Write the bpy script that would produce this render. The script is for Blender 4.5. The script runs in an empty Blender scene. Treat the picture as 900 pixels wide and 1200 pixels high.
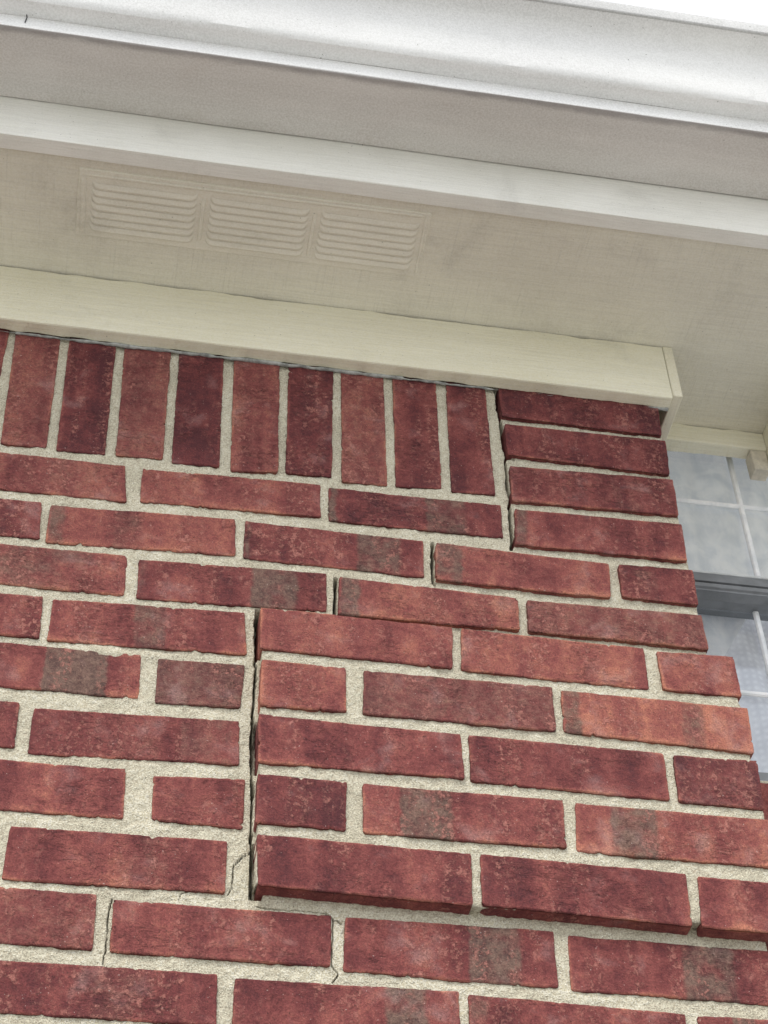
import bpy, math
import numpy as np
from mathutils import Matrix, Vector

# ---------------------------------------------------------------- camera, light, exposure
scene = bpy.context.scene
COL = scene.collection
GZ = -2.98                                   # ground level (wall row zero is z = 0)

cam_data = bpy.data.cameras.new('camera')
cam = bpy.data.objects.new('camera', cam_data)
COL.objects.link(cam)
right = (0.984713, -0.172163, -0.026455)
down = (0.105558, 0.710640, -0.695592)
fwd = (0.138555, 0.682167, 0.717949)
m = Matrix(((right[0], -down[0], -fwd[0], -0.0484),
            (right[1], -down[1], -fwd[1], -1.3310),
            (right[2], -down[2], -fwd[2], -1.3781),
            (0, 0, 0, 1)))
cam.matrix_world = m
cam_data.sensor_fit = 'HORIZONTAL'
cam_data.sensor_width = 36.0
cam_data.lens = 36.0 * 2103.9 / 900.0
cam_data.clip_start = 0.02
cam_data.clip_end = 2000.0
scene.camera = cam
scene.render.resolution_x = 768
scene.render.resolution_y = 1024

SUN_EL, SUN_AZ = math.radians(54), math.radians(27)     # azimuth from straight in front, towards the left
world = bpy.data.worlds.new('World')
scene.world = world
world.use_nodes = True
wn = world.node_tree.nodes
wl = world.node_tree.links
wn.clear()
sky = wn.new('ShaderNodeTexSky')
sky.sky_type = 'NISHITA'
sky.sun_disc = False
sky.sun_elevation = SUN_EL
sky.sun_rotation = math.radians(180) + SUN_AZ
sky.air_density = 1.0
sky.dust_density = 4.0
hs = wn.new('ShaderNodeHueSaturation')
hs.inputs['Saturation'].default_value = 0.28
bg = wn.new('ShaderNodeBackground')
bg.inputs['Strength'].default_value = 0.15
wo = wn.new('ShaderNodeOutputWorld')
wl.new(sky.outputs[0], hs.inputs['Color'])
# thin high overcast: an even pale veil over the clear sky, a little mottled
wtc = wn.new('ShaderNodeTexCoord')
wno = wn.new('ShaderNodeTexNoise'); wno.inputs['Scale'].default_value = 2.2; wno.inputs['Detail'].default_value = 5
wl.new(wtc.outputs['Generated'], wno.inputs['Vector'])
wrp = wn.new('ShaderNodeMapRange')
for i_, v_ in ((1, .3), (2, .7), (3, 3.5), (4, 5.0)): wrp.inputs[i_].default_value = v_
wl.new(wno.outputs['Fac'], wrp.inputs[0])
wve = wn.new('ShaderNodeVectorMath'); wve.operation = 'SCALE'; wve.inputs[0].default_value = (.97, 1.0, 1.05)
wl.new(wrp.outputs[0], wve.inputs['Scale'])
wmx = wn.new('ShaderNodeMix'); wmx.data_type = 'RGBA'; wmx.inputs[0].default_value = .75
wl.new(hs.outputs[0], wmx.inputs[6]); wl.new(wve.outputs[0], wmx.inputs[7])
wl.new(wmx.outputs[2], bg.inputs['Color'])
wl.new(bg.outputs[0], wo.inputs['Surface'])

sun_d = bpy.data.lights.new('sun', 'SUN')
sun_d.energy = 0.9
sun_d.angle = math.radians(24)
sun_d.color = (1.0, 0.965, 0.91)
sun = bpy.data.objects.new('sun', sun_d)
COL.objects.link(sun)
sdir = Vector((math.sin(-SUN_AZ) * math.cos(SUN_EL), -math.cos(SUN_AZ) * math.cos(SUN_EL), math.sin(SUN_EL)))
sun.rotation_euler = sdir.to_track_quat('Z', 'Y').to_euler()

vs = scene.view_settings
vs.view_transform = 'Standard'
vs.look = 'None'
vs.exposure = 1.04
vs.gamma = 1.0
vs.use_curve_mapping = False

# ---------------------------------------------------------------- noise (numpy)
def _h(ix, iy, s):
    n = (ix.astype(np.int64) * 374761393 + iy.astype(np.int64) * 668265263 + int(s) * 1442695041) & 0xffffffff
    n = ((n ^ (n >> 13)) * 1274126177) & 0xffffffff
    n = n ^ (n >> 16)
    return (n & 0xffff) / 65535.0

def vn(x, y, s=0):
    x = np.asarray(x, float); y = np.asarray(y, float)
    ix = np.floor(x); iy = np.floor(y)
    fx = x - ix; fy = y - iy
    fx = fx * fx * (3 - 2 * fx); fy = fy * fy * (3 - 2 * fy)
    a = _h(ix, iy, s); b = _h(ix + 1, iy, s); c = _h(ix, iy + 1, s); d = _h(ix + 1, iy + 1, s)
    return (a + (b - a) * fx) * (1 - fy) + (c + (d - c) * fx) * fy - 0.5

def fbm(x, y, s=0, o=3):
    r = 0; a = 1.0
    for k in range(o):
        r = r + a * vn(x * 2 ** k, y * 2 ** k, s + 17 * k)
        a *= 0.55
    return r

def sst(a, b, x):
    t = np.clip((x - a) / (b - a), 0, 1)
    return t * t * (3 - 2 * t)

# ---------------------------------------------------------------- object helpers
def tag(o, label=None, cat=None, group=None, kind=None):
    if label: o['label'] = label
    if cat: o['category'] = cat
    if group: o['group'] = group
    if kind: o['kind'] = kind
    return o

def empty(name, loc, *a, **kw):
    o = bpy.data.objects.new(name, None)
    o.empty_display_size = 0.05
    o.location = loc
    COL.objects.link(o)
    return tag(o, *a, **kw)

def mesh_obj(name, verts, faces, mat, parent=None, smooth=True, attrs=None, origin=None):
    """verts in metres, world space; origin moves the object's own origin there."""
    v = np.asarray(verts, dtype=np.float32)
    if origin is not None:
        v = v - np.asarray(origin, dtype=np.float32)
    me = bpy.data.meshes.new(name)
    f = np.asarray(faces, dtype=object) if not isinstance(faces, np.ndarray) else faces
    if isinstance(faces, np.ndarray) and faces.ndim == 2:
        n, w = faces.shape
        me.vertices.add(len(v)); me.vertices.foreach_set('co', v.ravel())
        me.loops.add(n * w); me.loops.foreach_set('vertex_index', faces.astype(np.int32).ravel())
        me.polygons.add(n)
        me.polygons.foreach_set('loop_start', np.arange(0, n * w, w, dtype=np.int32))
        me.update(calc_edges=True)
        me.validate()
    else:
        me.from_pydata([tuple(map(float, q)) for q in v], [], [tuple(q) for q in faces])
    if smooth:
        me.polygons.foreach_set('use_smooth', np.ones(len(me.polygons), dtype=bool))
    if attrs:
        for k, val in attrs.items():
            at = me.attributes.new(k, 'FLOAT', 'POINT')
            at.data.foreach_set('value', np.asarray(val, dtype=np.float32))
    me.materials.append(mat)
    me.update()
    o = bpy.data.objects.new(name, me)
    COL.objects.link(o)
    if parent is not None:
        o.parent = parent
        po = np.asarray(parent.location) if parent.parent is None else np.asarray(parent.location) + np.asarray(parent.parent.location)
        o.location = Vector((np.asarray(origin) if origin is not None else np.zeros(3)) - po)
    elif origin is not None:
        o.location = Vector(origin)
    return o

def grid_faces(nx, nz):
    i = np.arange(nx - 1)[:, None]; j = np.arange(nz - 1)[None, :]
    a = i * nz + j
    return np.stack([a, a + nz, a + nz + 1, a + 1], -1).reshape(-1, 4)

def box_geo(x0, x1, y0, y1, z0, z1, b=0.0008):
    """chamfered box as verts, faces (quads + tris)"""
    import itertools
    v = []; idx = {}
    for sx, sy, sz in itertools.product((0, 1), repeat=3):
        X = (x0, x1)[sx]; Y = (y0, y1)[sy]; Z = (z0, z1)[sz]
        dx = (b, -b)[sx]; dy = (b, -b)[sy]; dz = (b, -b)[sz]
        idx[(sx, sy, sz, 0)] = len(v); v.append((X, Y + dy, Z + dz))
        idx[(sx, sy, sz, 1)] = len(v); v.append((X + dx, Y, Z + dz))
        idx[(sx, sy, sz, 2)] = len(v); v.append((X + dx, Y + dy, Z))
    f = []
    for ax in range(3):
        o1, o2 = [a for a in range(3) if a != ax]
        for s in (0, 1):
            q = []
            for a, c in ((0, 0), (1, 0), (1, 1), (0, 1)):
                k = [0, 0, 0]; k[ax] = s; k[o1] = a; k[o2] = c
                q.append(idx[(*k, ax)])
            f.append(q)
        # edges parallel to ax
        for a, c in itertools.product((0, 1), repeat=2):
            k0 = [0, 0, 0]; k0[o1] = a; k0[o2] = c; k1 = list(k0); k1[ax] = 1
            f.append([idx[(*k0, o1)], idx[(*k0, o2)], idx[(*k1, o2)], idx[(*k1, o1)]])
    for sx, sy, sz in itertools.product((0, 1), repeat=3):
        f.append([idx[(sx, sy, sz, 0)], idx[(sx, sy, sz, 1)], idx[(sx, sy, sz, 2)]])
    return v, f

def fix_normals(o):
    import bmesh
    bm = bmesh.new(); bm.from_mesh(o.data)
    bmesh.ops.recalc_face_normals(bm, faces=bm.faces)
    bm.to_mesh(o.data); bm.free()
    return o

def box(name, x0, x1, y0, y1, z0, z1, mat, parent=None, b=0.0008, origin=None):
    v, f = box_geo(x0, x1, y0, y1, z0, z1, b)
    return fix_normals(mesh_obj(name, v, f, mat, parent, smooth=False, origin=origin))

def sweep_x(name, prof, xs, mat, parent=None, closed=False, jit=0.0, seed=0, smooth=True, fine=None, origin=None):
    """prof: list of (y, z) swept along xs; jit roughens it a little."""
    prof = np.array(prof, float); xs = np.array(xs, float)
    X = np.repeat(xs[:, None], len(prof), 1)
    Y = np.repeat(prof[None, :, 0], len(xs), 0).copy(); Z = np.repeat(prof[None, :, 1], len(xs), 0).copy()
    if jit:
        Y += jit * fbm(X * 6, np.arange(len(prof))[None, :] * .35 + Z * 0, seed)
        Z += jit * fbm(X * 6, np.arange(len(prof))[None, :] * .35 + 40 + Z * 0, seed + 5)
    if closed:
        X = np.c_[X, X[:, :1]]; Y = np.c_[Y, Y[:, :1]]; Z = np.c_[Z, Z[:, :1]]
    V = np.stack([X, Y, Z], -1).reshape(-1, 3)
    F = grid_faces(X.shape[0], X.shape[1])
    o = mesh_obj(name, V, F, mat, parent, smooth=True, origin=origin)
    o.data.set_sharp_from_angle(angle=math.radians(28))
    return o

# ---------------------------------------------------------------- materials
def new_mat(name):
    mt = bpy.data.materials.new(name)
    mt.use_nodes = True
    nt = mt.node_tree
    nt.nodes.clear()
    out = nt.nodes.new('ShaderNodeOutputMaterial')
    bs = nt.nodes.new('ShaderNodeBsdfPrincipled')
    nt.links.new(bs.outputs[0], out.inputs[0])
    return mt, nt, bs

class NB:
    def __init__(s, nt): s.nt = nt
    def n(s, t, **kw):
        o = s.nt.nodes.new(t)
        for k, v in kw.items(): setattr(o, k, v)
        return o
    def l(s, a, b): s.nt.links.new(a, b)
    def coords(s, scale=(1, 1, 1), rand=False):
        tc = s.n('ShaderNodeTexCoord')
        mp = s.n('ShaderNodeMapping')
        mp.inputs['Scale'].default_value = scale
        s.l(tc.outputs['Object'], mp.inputs['Vector'])
        if rand:
            oi = s.n('ShaderNodeObjectInfo')
            mul = s.n('ShaderNodeVectorMath', operation='SCALE')
            cb = s.n('ShaderNodeCombineXYZ')
            s.l(oi.outputs['Random'], cb.inputs[0]); s.l(oi.outputs['Random'], cb.inputs[1]); s.l(oi.outputs['Random'], cb.inputs[2])
            s.l(cb.outputs[0], mul.inputs[0]); mul.inputs['Scale'].default_value = 37.0
            ad = s.n('ShaderNodeVectorMath', operation='ADD')
            s.l(tc.outputs['Object'], ad.inputs[0]); s.l(mul.outputs[0], ad.inputs[1])
            s.l(ad.outputs[0], mp.inputs['Vector'])
        return mp.outputs[0]
    def noise(s, vec, scale, detail=4, rough=.6, dist=0.0):
        t = s.n('ShaderNodeTexNoise')
        t.inputs['Scale'].default_value = scale; t.inputs['Detail'].default_value = detail
        t.inputs['Roughness'].default_value = rough; t.inputs['Distortion'].default_value = dist
        s.l(vec, t.inputs['Vector'])
        return t.outputs['Fac']
    def rmp(s, v, a, b, c=0.0, d=1.0):
        t = s.n('ShaderNodeMapRange'); t.interpolation_type = 'SMOOTHSTEP'
        t.inputs[1].default_value = a; t.inputs[2].default_value = b
        t.inputs[3].default_value = c; t.inputs[4].default_value = d
        s.l(v, t.inputs[0])
        return t.outputs[0]
    def mth(s, op, a, b=None):
        t = s.n('ShaderNodeMath', operation=op)
        for i, q in enumerate((a, b)):
            if q is None: continue
            if isinstance(q, (int, float)): t.inputs[i].default_value = q
            else: s.l(q, t.inputs[i])
        return t.outputs[0]
    def mix(s, fac, a, b, mode='MIX'):
        t = s.n('ShaderNodeMix', data_type='RGBA', blend_type=mode)
        for sock, q in ((t.inputs[0], fac), (t.inputs[6], a), (t.inputs[7], b)):
            if isinstance(q, (int, float)): sock.default_value = q
            elif isinstance(q, tuple): sock.default_value = (*q, 1.0)
            else: s.l(q, sock)
        return t.outputs[2]
    def attr(s, name):
        t = s.n('ShaderNodeAttribute'); t.attribute_name = name
        return t.outputs['Fac']
    def bump(s, h, dist, strength=1.0, prev=None):
        t = s.n('ShaderNodeBump')
        t.inputs['Distance'].default_value = dist; t.inputs['Strength'].default_value = strength
        s.l(h, t.inputs['Height'])
        if prev is not None: s.l(prev, t.inputs['Normal'])
        return t.outputs[0]

def brick_material():
    mt, nt, bs = new_mat('fired_brick'); b = NB(nt)
    v = b.coords(rand=True)
    vb = b.coords((2.6, 1, .45), rand=True)            # extrusion drag: soft upright bands
    vw = b.coords((1, 1, 1.5), rand=True)
    tone = b.attr('tone'); grey = b.attr('grey'); edge = b.attr('edge')
    n1 = b.noise(v, 24, 5, .62)
    nb_ = b.noise(vb, 17, 3, .5)
    n2 = b.noise(v, 95, 6, .72, .3)
    n3 = b.noise(v, 620, 3, .7)
    n4 = b.noise(v, 260, 4, .75)
    t = b.mth('ADD', b.mth('ADD', b.mth('MULTIPLY', tone, 1.0), .10), b.mth('MULTIPLY', b.mth('SUBTRACT', n1, .5), .95))
    t = b.mth('ADD', t, b.mth('MULTIPLY', b.mth('SUBTRACT', nb_, .5), .8))
    t = b.mth('ADD', t, b.mth('MULTIPLY', b.mth('SUBTRACT', n2, .5), .95))
    t = b.mth('ADD', t, b.mth('MULTIPLY', b.mth('SUBTRACT', n4, .5), .55))
    t = b.mth('ADD', t, b.mth('MULTIPLY', edge, .46))
    cr = b.n('ShaderNodeValToRGB')
    e = cr.color_ramp.elements
    e[0].position = 0.0; e[0].color = (.085, .022, .026, 1)
    e[1].position = 1.0; e[1].color = (.44, .170, .112, 1)
    for p, c in ((.3, (.152, .038, .038, 1)), (.55, (.230, .066, .059, 1)), (.78, (.31, .104, .080, 1))):
        q = e.new(p); q.color = c
    b.l(t, cr.inputs[0])
    col = cr.outputs[0]
    # grey reduced patches
    gn = b.mth('ADD', grey, b.mth('MULTIPLY', b.mth('SUBTRACT', n2, .5), .9))
    gf = b.rmp(gn, .12, .95, 0, .85)
    gcol = b.mix(b.rmp(b.mth('ADD', b.mth('MULTIPLY', n2, .6), b.mth('MULTIPLY', n4, .4)), .36, .64), (.075, .048, .042), (.205, .140, .108))
    col = b.mix(gf, col, gcol)
    # pale pink flakes where the sand skin came off, in drifts
    fl = b.noise(v, 170, 5, .72, .15)
    drift = b.rmp(b.noise(vb, 15, 3, .6), .46, .62)
    ff = b.mth('MULTIPLY', b.rmp(fl, .50, .575), drift)
    col = b.mix(b.mth('MULTIPLY', ff, .62), col, (.44, .185, .150))
    # whitish bloom
    bl = b.rmp(b.noise(v, 24, 4, .6, .3), .54, .78, 0, .34)
    col = b.mix(bl, col, (.38, .27, .26))
    # dark smudges and sand grain
    dk = b.rmp(b.noise(v, 60, 6, .75, .5), .55, .72, 0, .20)
    col = b.mix(dk, col, (.065, .022, .024))
    sp = b.rmp(n3, .36, .66)
    col = b.mix(.6, col, b.mix(sp, (.33, .33, .33), (.72, .70, .68)), 'OVERLAY')
    pit = b.rmp(b.noise(v, 380, 2, .5), .67, .72, 0, .6)
    col = b.mix(pit, col, (.035, .012, .012))
    wh = b.rmp(b.noise(v, 520, 1, .5), .755, .79, 0, .6)
    col = b.mix(wh, col, (.62, .5, .45))
    crease = b.noise(b.coords((1, 1, 3.0), rand=True), 42, 5, .62, 1.1)
    crs = b.rmp(b.mth('ABSOLUTE', b.mth('SUBTRACT', crease, .5)), 0, .018)
    cm = b.rmp(b.noise(v, 17, 2, .5), .52, .60)
    crs = b.mth('SUBTRACT', 1.0, b.mth('MULTIPLY', b.mth('SUBTRACT', 1.0, crs), cm))
    col = b.mix(b.mth('MULTIPLY', b.mth('SUBTRACT', 1.0, crs), .22), col, (.05, .016, .018))
    b.l(col, bs.inputs['Base Color'])
    bs.inputs['Roughness'].default_value = .85
    bs.inputs['Specular IOR Level'].default_value = .3
    nrm = b.bump(n3, .0010, .8)
    nrm = b.bump(n4, .0014, .7, nrm)
    nrm = b.bump(n2, .0030, .6, nrm)
    nrm = b.bump(ff, .0007, .8, nrm)
    nrm = b.bump(crs, .0012, .7, nrm)
    b.l(nrm, bs.inputs['Normal'])
    return mt

def mortar_material(name='sandy_mortar', a=(.51, .465, .355), c=(.66, .615, .49)):
    mt, nt, bs = new_mat(name); b = NB(nt)
    v = b.coords()
    n1 = b.noise(v, 14, 4, .6); n2 = b.noise(v, 90, 4, .7); n3 = b.noise(v, 640, 2, .6)
    col = b.mix(b.rmp(b.mth('ADD', b.mth('MULTIPLY', n1, .6), b.mth('MULTIPLY', n2, .4)), .35, .66), a, c)
    col = b.mix(.45, col, b.mix(b.rmp(n3, .36, .64), (.24, .24, .23), (.76, .76, .75)), 'OVERLAY')
    col = b.mix(b.rmp(b.noise(v, 420, 2, .5), .66, .73, 0, .6), col, (.14, .12, .10))
    col = b.mix(b.rmp(b.noise(v, 450, 1, .5), .70, .76, 0, .8), col, (.78, .76, .68))
    # brick dust rubbed along the beds
    col = b.mix(b.rmp(b.noise(v, 60, 3, .6), .66, .8, 0, .35), col, (.36, .20, .15))
    dirt_or_shade = b.attr('dirt_or_shade')
    col = b.mix(b.mth('MULTIPLY', dirt_or_shade, .9), col, (.02, .016, .013))  # near-black painted where cracks and gaps lie in shade
    b.l(col, bs.inputs['Base Color'])
    bs.inputs['Roughness'].default_value = .95
    bs.inputs['Specular IOR Level'].default_value = .2
    nrm = b.bump(n3, .0020, 1.0)
    nrm = b.bump(n2, .0045, .9, nrm)
    b.l(nrm, bs.inputs['Normal'])
    return mt

def paint_material(name, c1, c2, grain=(1, 30, 30), gs=14, gd=.0008, hatch=False, dirt_or_shade=(.2, .19, .17), damt=.4,
                   rough=.6, speck=.5, lo=.54, hi=.8, grit=.3, edge_dark=False):
    mt, nt, bs = new_mat(name); b = NB(nt)
    v = b.coords(); vg = b.coords(grain)
    n1 = b.noise(v, 3.2, 4, .6); n2 = b.noise(v, 11, 5, .65, .5)
    g = b.noise(vg, gs, 6, .7, .4)
    col = b.mix(b.rmp(n1, .35, .65), c1, c2)
    col = b.mix(b.rmp(g, .35, .68, .0, .22), col, tuple(q * .62 for q in c1))
    col = b.mix(b.rmp(n2, lo, hi, 0, damt), col, dirt_or_shade)
    sp = b.rmp(b.noise(v, 330, 2, .5), .735, .775, 0, speck)
    col = b.mix(sp, col, (.10, .09, .07))
    nrm = b.bump(g, gd, .9)
    if hatch:
        va = b.coords((4, 130, 130)); vb = b.coords((150, 3, 150))
        ha = b.noise(va, 3.5, 5, .7, .3); hb = b.noise(vb, 3.5, 5, .7, .3)
        mm = b.rmp(b.noise(v, 9, 3, .6), .38, .62)
        hh = b.mth('ADD', b.mth('MULTIPLY', ha, .7), b.mth('MULTIPLY', hb, b.mth('ADD', b.mth('MULTIPLY', mm, .35), .65)))
        nrm = b.bump(hh, .0012, .75, nrm)
        col = b.mix(b.rmp(ha, .52, .7, 0, .10), col, tuple(q * .55 for q in c1))
        col = b.mix(b.rmp(hb, .52, .7, 0, .20), col, tuple(q * .55 for q in c1))
    fine = b.noise(v, 900, 2, .6)
    nrm = b.bump(fine, .0003, .8, nrm)
    fine2 = b.noise(v, 420, 3, .7)
    col = b.mix(grit, col, b.mix(b.rmp(fine2, .35, .65), (.34, .34, .34), (.66, .66, .66)), 'OVERLAY')
    if edge_dark:
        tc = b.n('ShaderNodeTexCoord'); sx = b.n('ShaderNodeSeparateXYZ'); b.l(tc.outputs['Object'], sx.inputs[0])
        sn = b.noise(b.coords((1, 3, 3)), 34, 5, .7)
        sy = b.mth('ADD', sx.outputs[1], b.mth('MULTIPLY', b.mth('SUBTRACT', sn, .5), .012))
        col = b.mix(b.rmp(sy, -.2925, -.2835, .62, 0), col, (.20, .18, .18))  # darker towards the front edge, broken up by noise
    b.l(col, bs.inputs['Base Color'])
    bs.inputs['Roughness'].default_value = rough
    bs.inputs['Specular IOR Level'].default_value = .35
    b.l(nrm, bs.inputs['Normal'])
    return mt

def plain(name, c, rough=.5, metal=0.0, var=.15, sc=40):
    mt, nt, bs = new_mat(name); b = NB(nt)
    v = b.coords()
    n = b.noise(v, sc, 4, .6)
    b.l(b.mix(b.rmp(n, .3, .7), tuple(q * (1 - var) for q in c), tuple(min(1, q * (1 + var)) for q in c)), bs.inputs['Base Color'])
    bs.inputs['Roughness'].default_value = rough; bs.inputs['Metallic'].default_value = metal
    b.l(b.bump(b.noise(v, sc * 8, 3, .6), .0003, .6), bs.inputs['Normal'])
    return mt

M_BRICK = brick_material()
M_MORT = mortar_material()
M_FRIEZE = paint_material('cream_painted_board', (.80, .76, .585), (.86, .825, .66), damt=.14)
M_FRIEZE_Y = paint_material('cream_painted_board_end', (.79, .75, .58), (.85, .81, .65), grain=(30, 1, 30), damt=.22)
M_FASCIA = paint_material('fascia_paint', (.80, .79, .72), (.88, .87, .81), damt=.18, speck=.6)
M_SOFFIT = paint_material('soffit_paint', (.75, .715, .60), (.82, .785, .66), hatch=True, damt=.22, dirt_or_shade=(.25, .225, .20), gd=.0004, lo=.50, hi=.78)
M_VENT = paint_material('vent_paint', (.755, .72, .605), (.81, .775, .655), grain=(1, 6, 6), gd=.0002, damt=.35, dirt_or_shade=(.28, .26, .22))
M_GUTTER = paint_material('white_gutter_enamel', (.80, .80, .79), (.86, .86, .845), grain=(.5, 4, 4), gs=5, gd=.00015, damt=.2,
                          dirt_or_shade=(.4, .4, .38), rough=.66, speck=.7, grit=.85)
M_GUTTER_B = paint_material('grey_gutter_underside', (.62, .59, .55), (.68, .65, .615), grain=(.5, 4, 4), gs=5, gd=.00015, damt=.25,
                            dirt_or_shade=(.5, .42, .38), rough=.6, speck=.35, grit=.4, edge_dark=True)  # greyer than the gutter front, with a darker front edge
M_GUTTER_L = paint_material('darkened_gutter_lip', (.50, .50, .49), (.58, .58, .57), grain=(.5, 4, 4), gs=5, gd=.00015, damt=.3, dirt_or_shade=(.35, .35, .33), rough=.7, speck=.7, grit=.35)  # lip enamel darkened so its sunlit face does not bleach white
M_CAULK = plain('old_grey_caulk', (.36, .37, .35), .8, var=.4, sc=120)
M_SASH_D = plain('grey_window_sash', (.21, .222, .235), .5)
M_SASH_L = plain('pale_window_bead', (.62, .64, .64), .45)
M_MUNTIN = plain('white_grille_bar', (.90, .93, .96), .5)
M_TWIG = plain('dry_twig_bark', (.035, .035, .04), .8)
M_TRIM = plain('taupe_trim_paint', (.60, .55, .45), .6, var=.2, sc=60)

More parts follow.
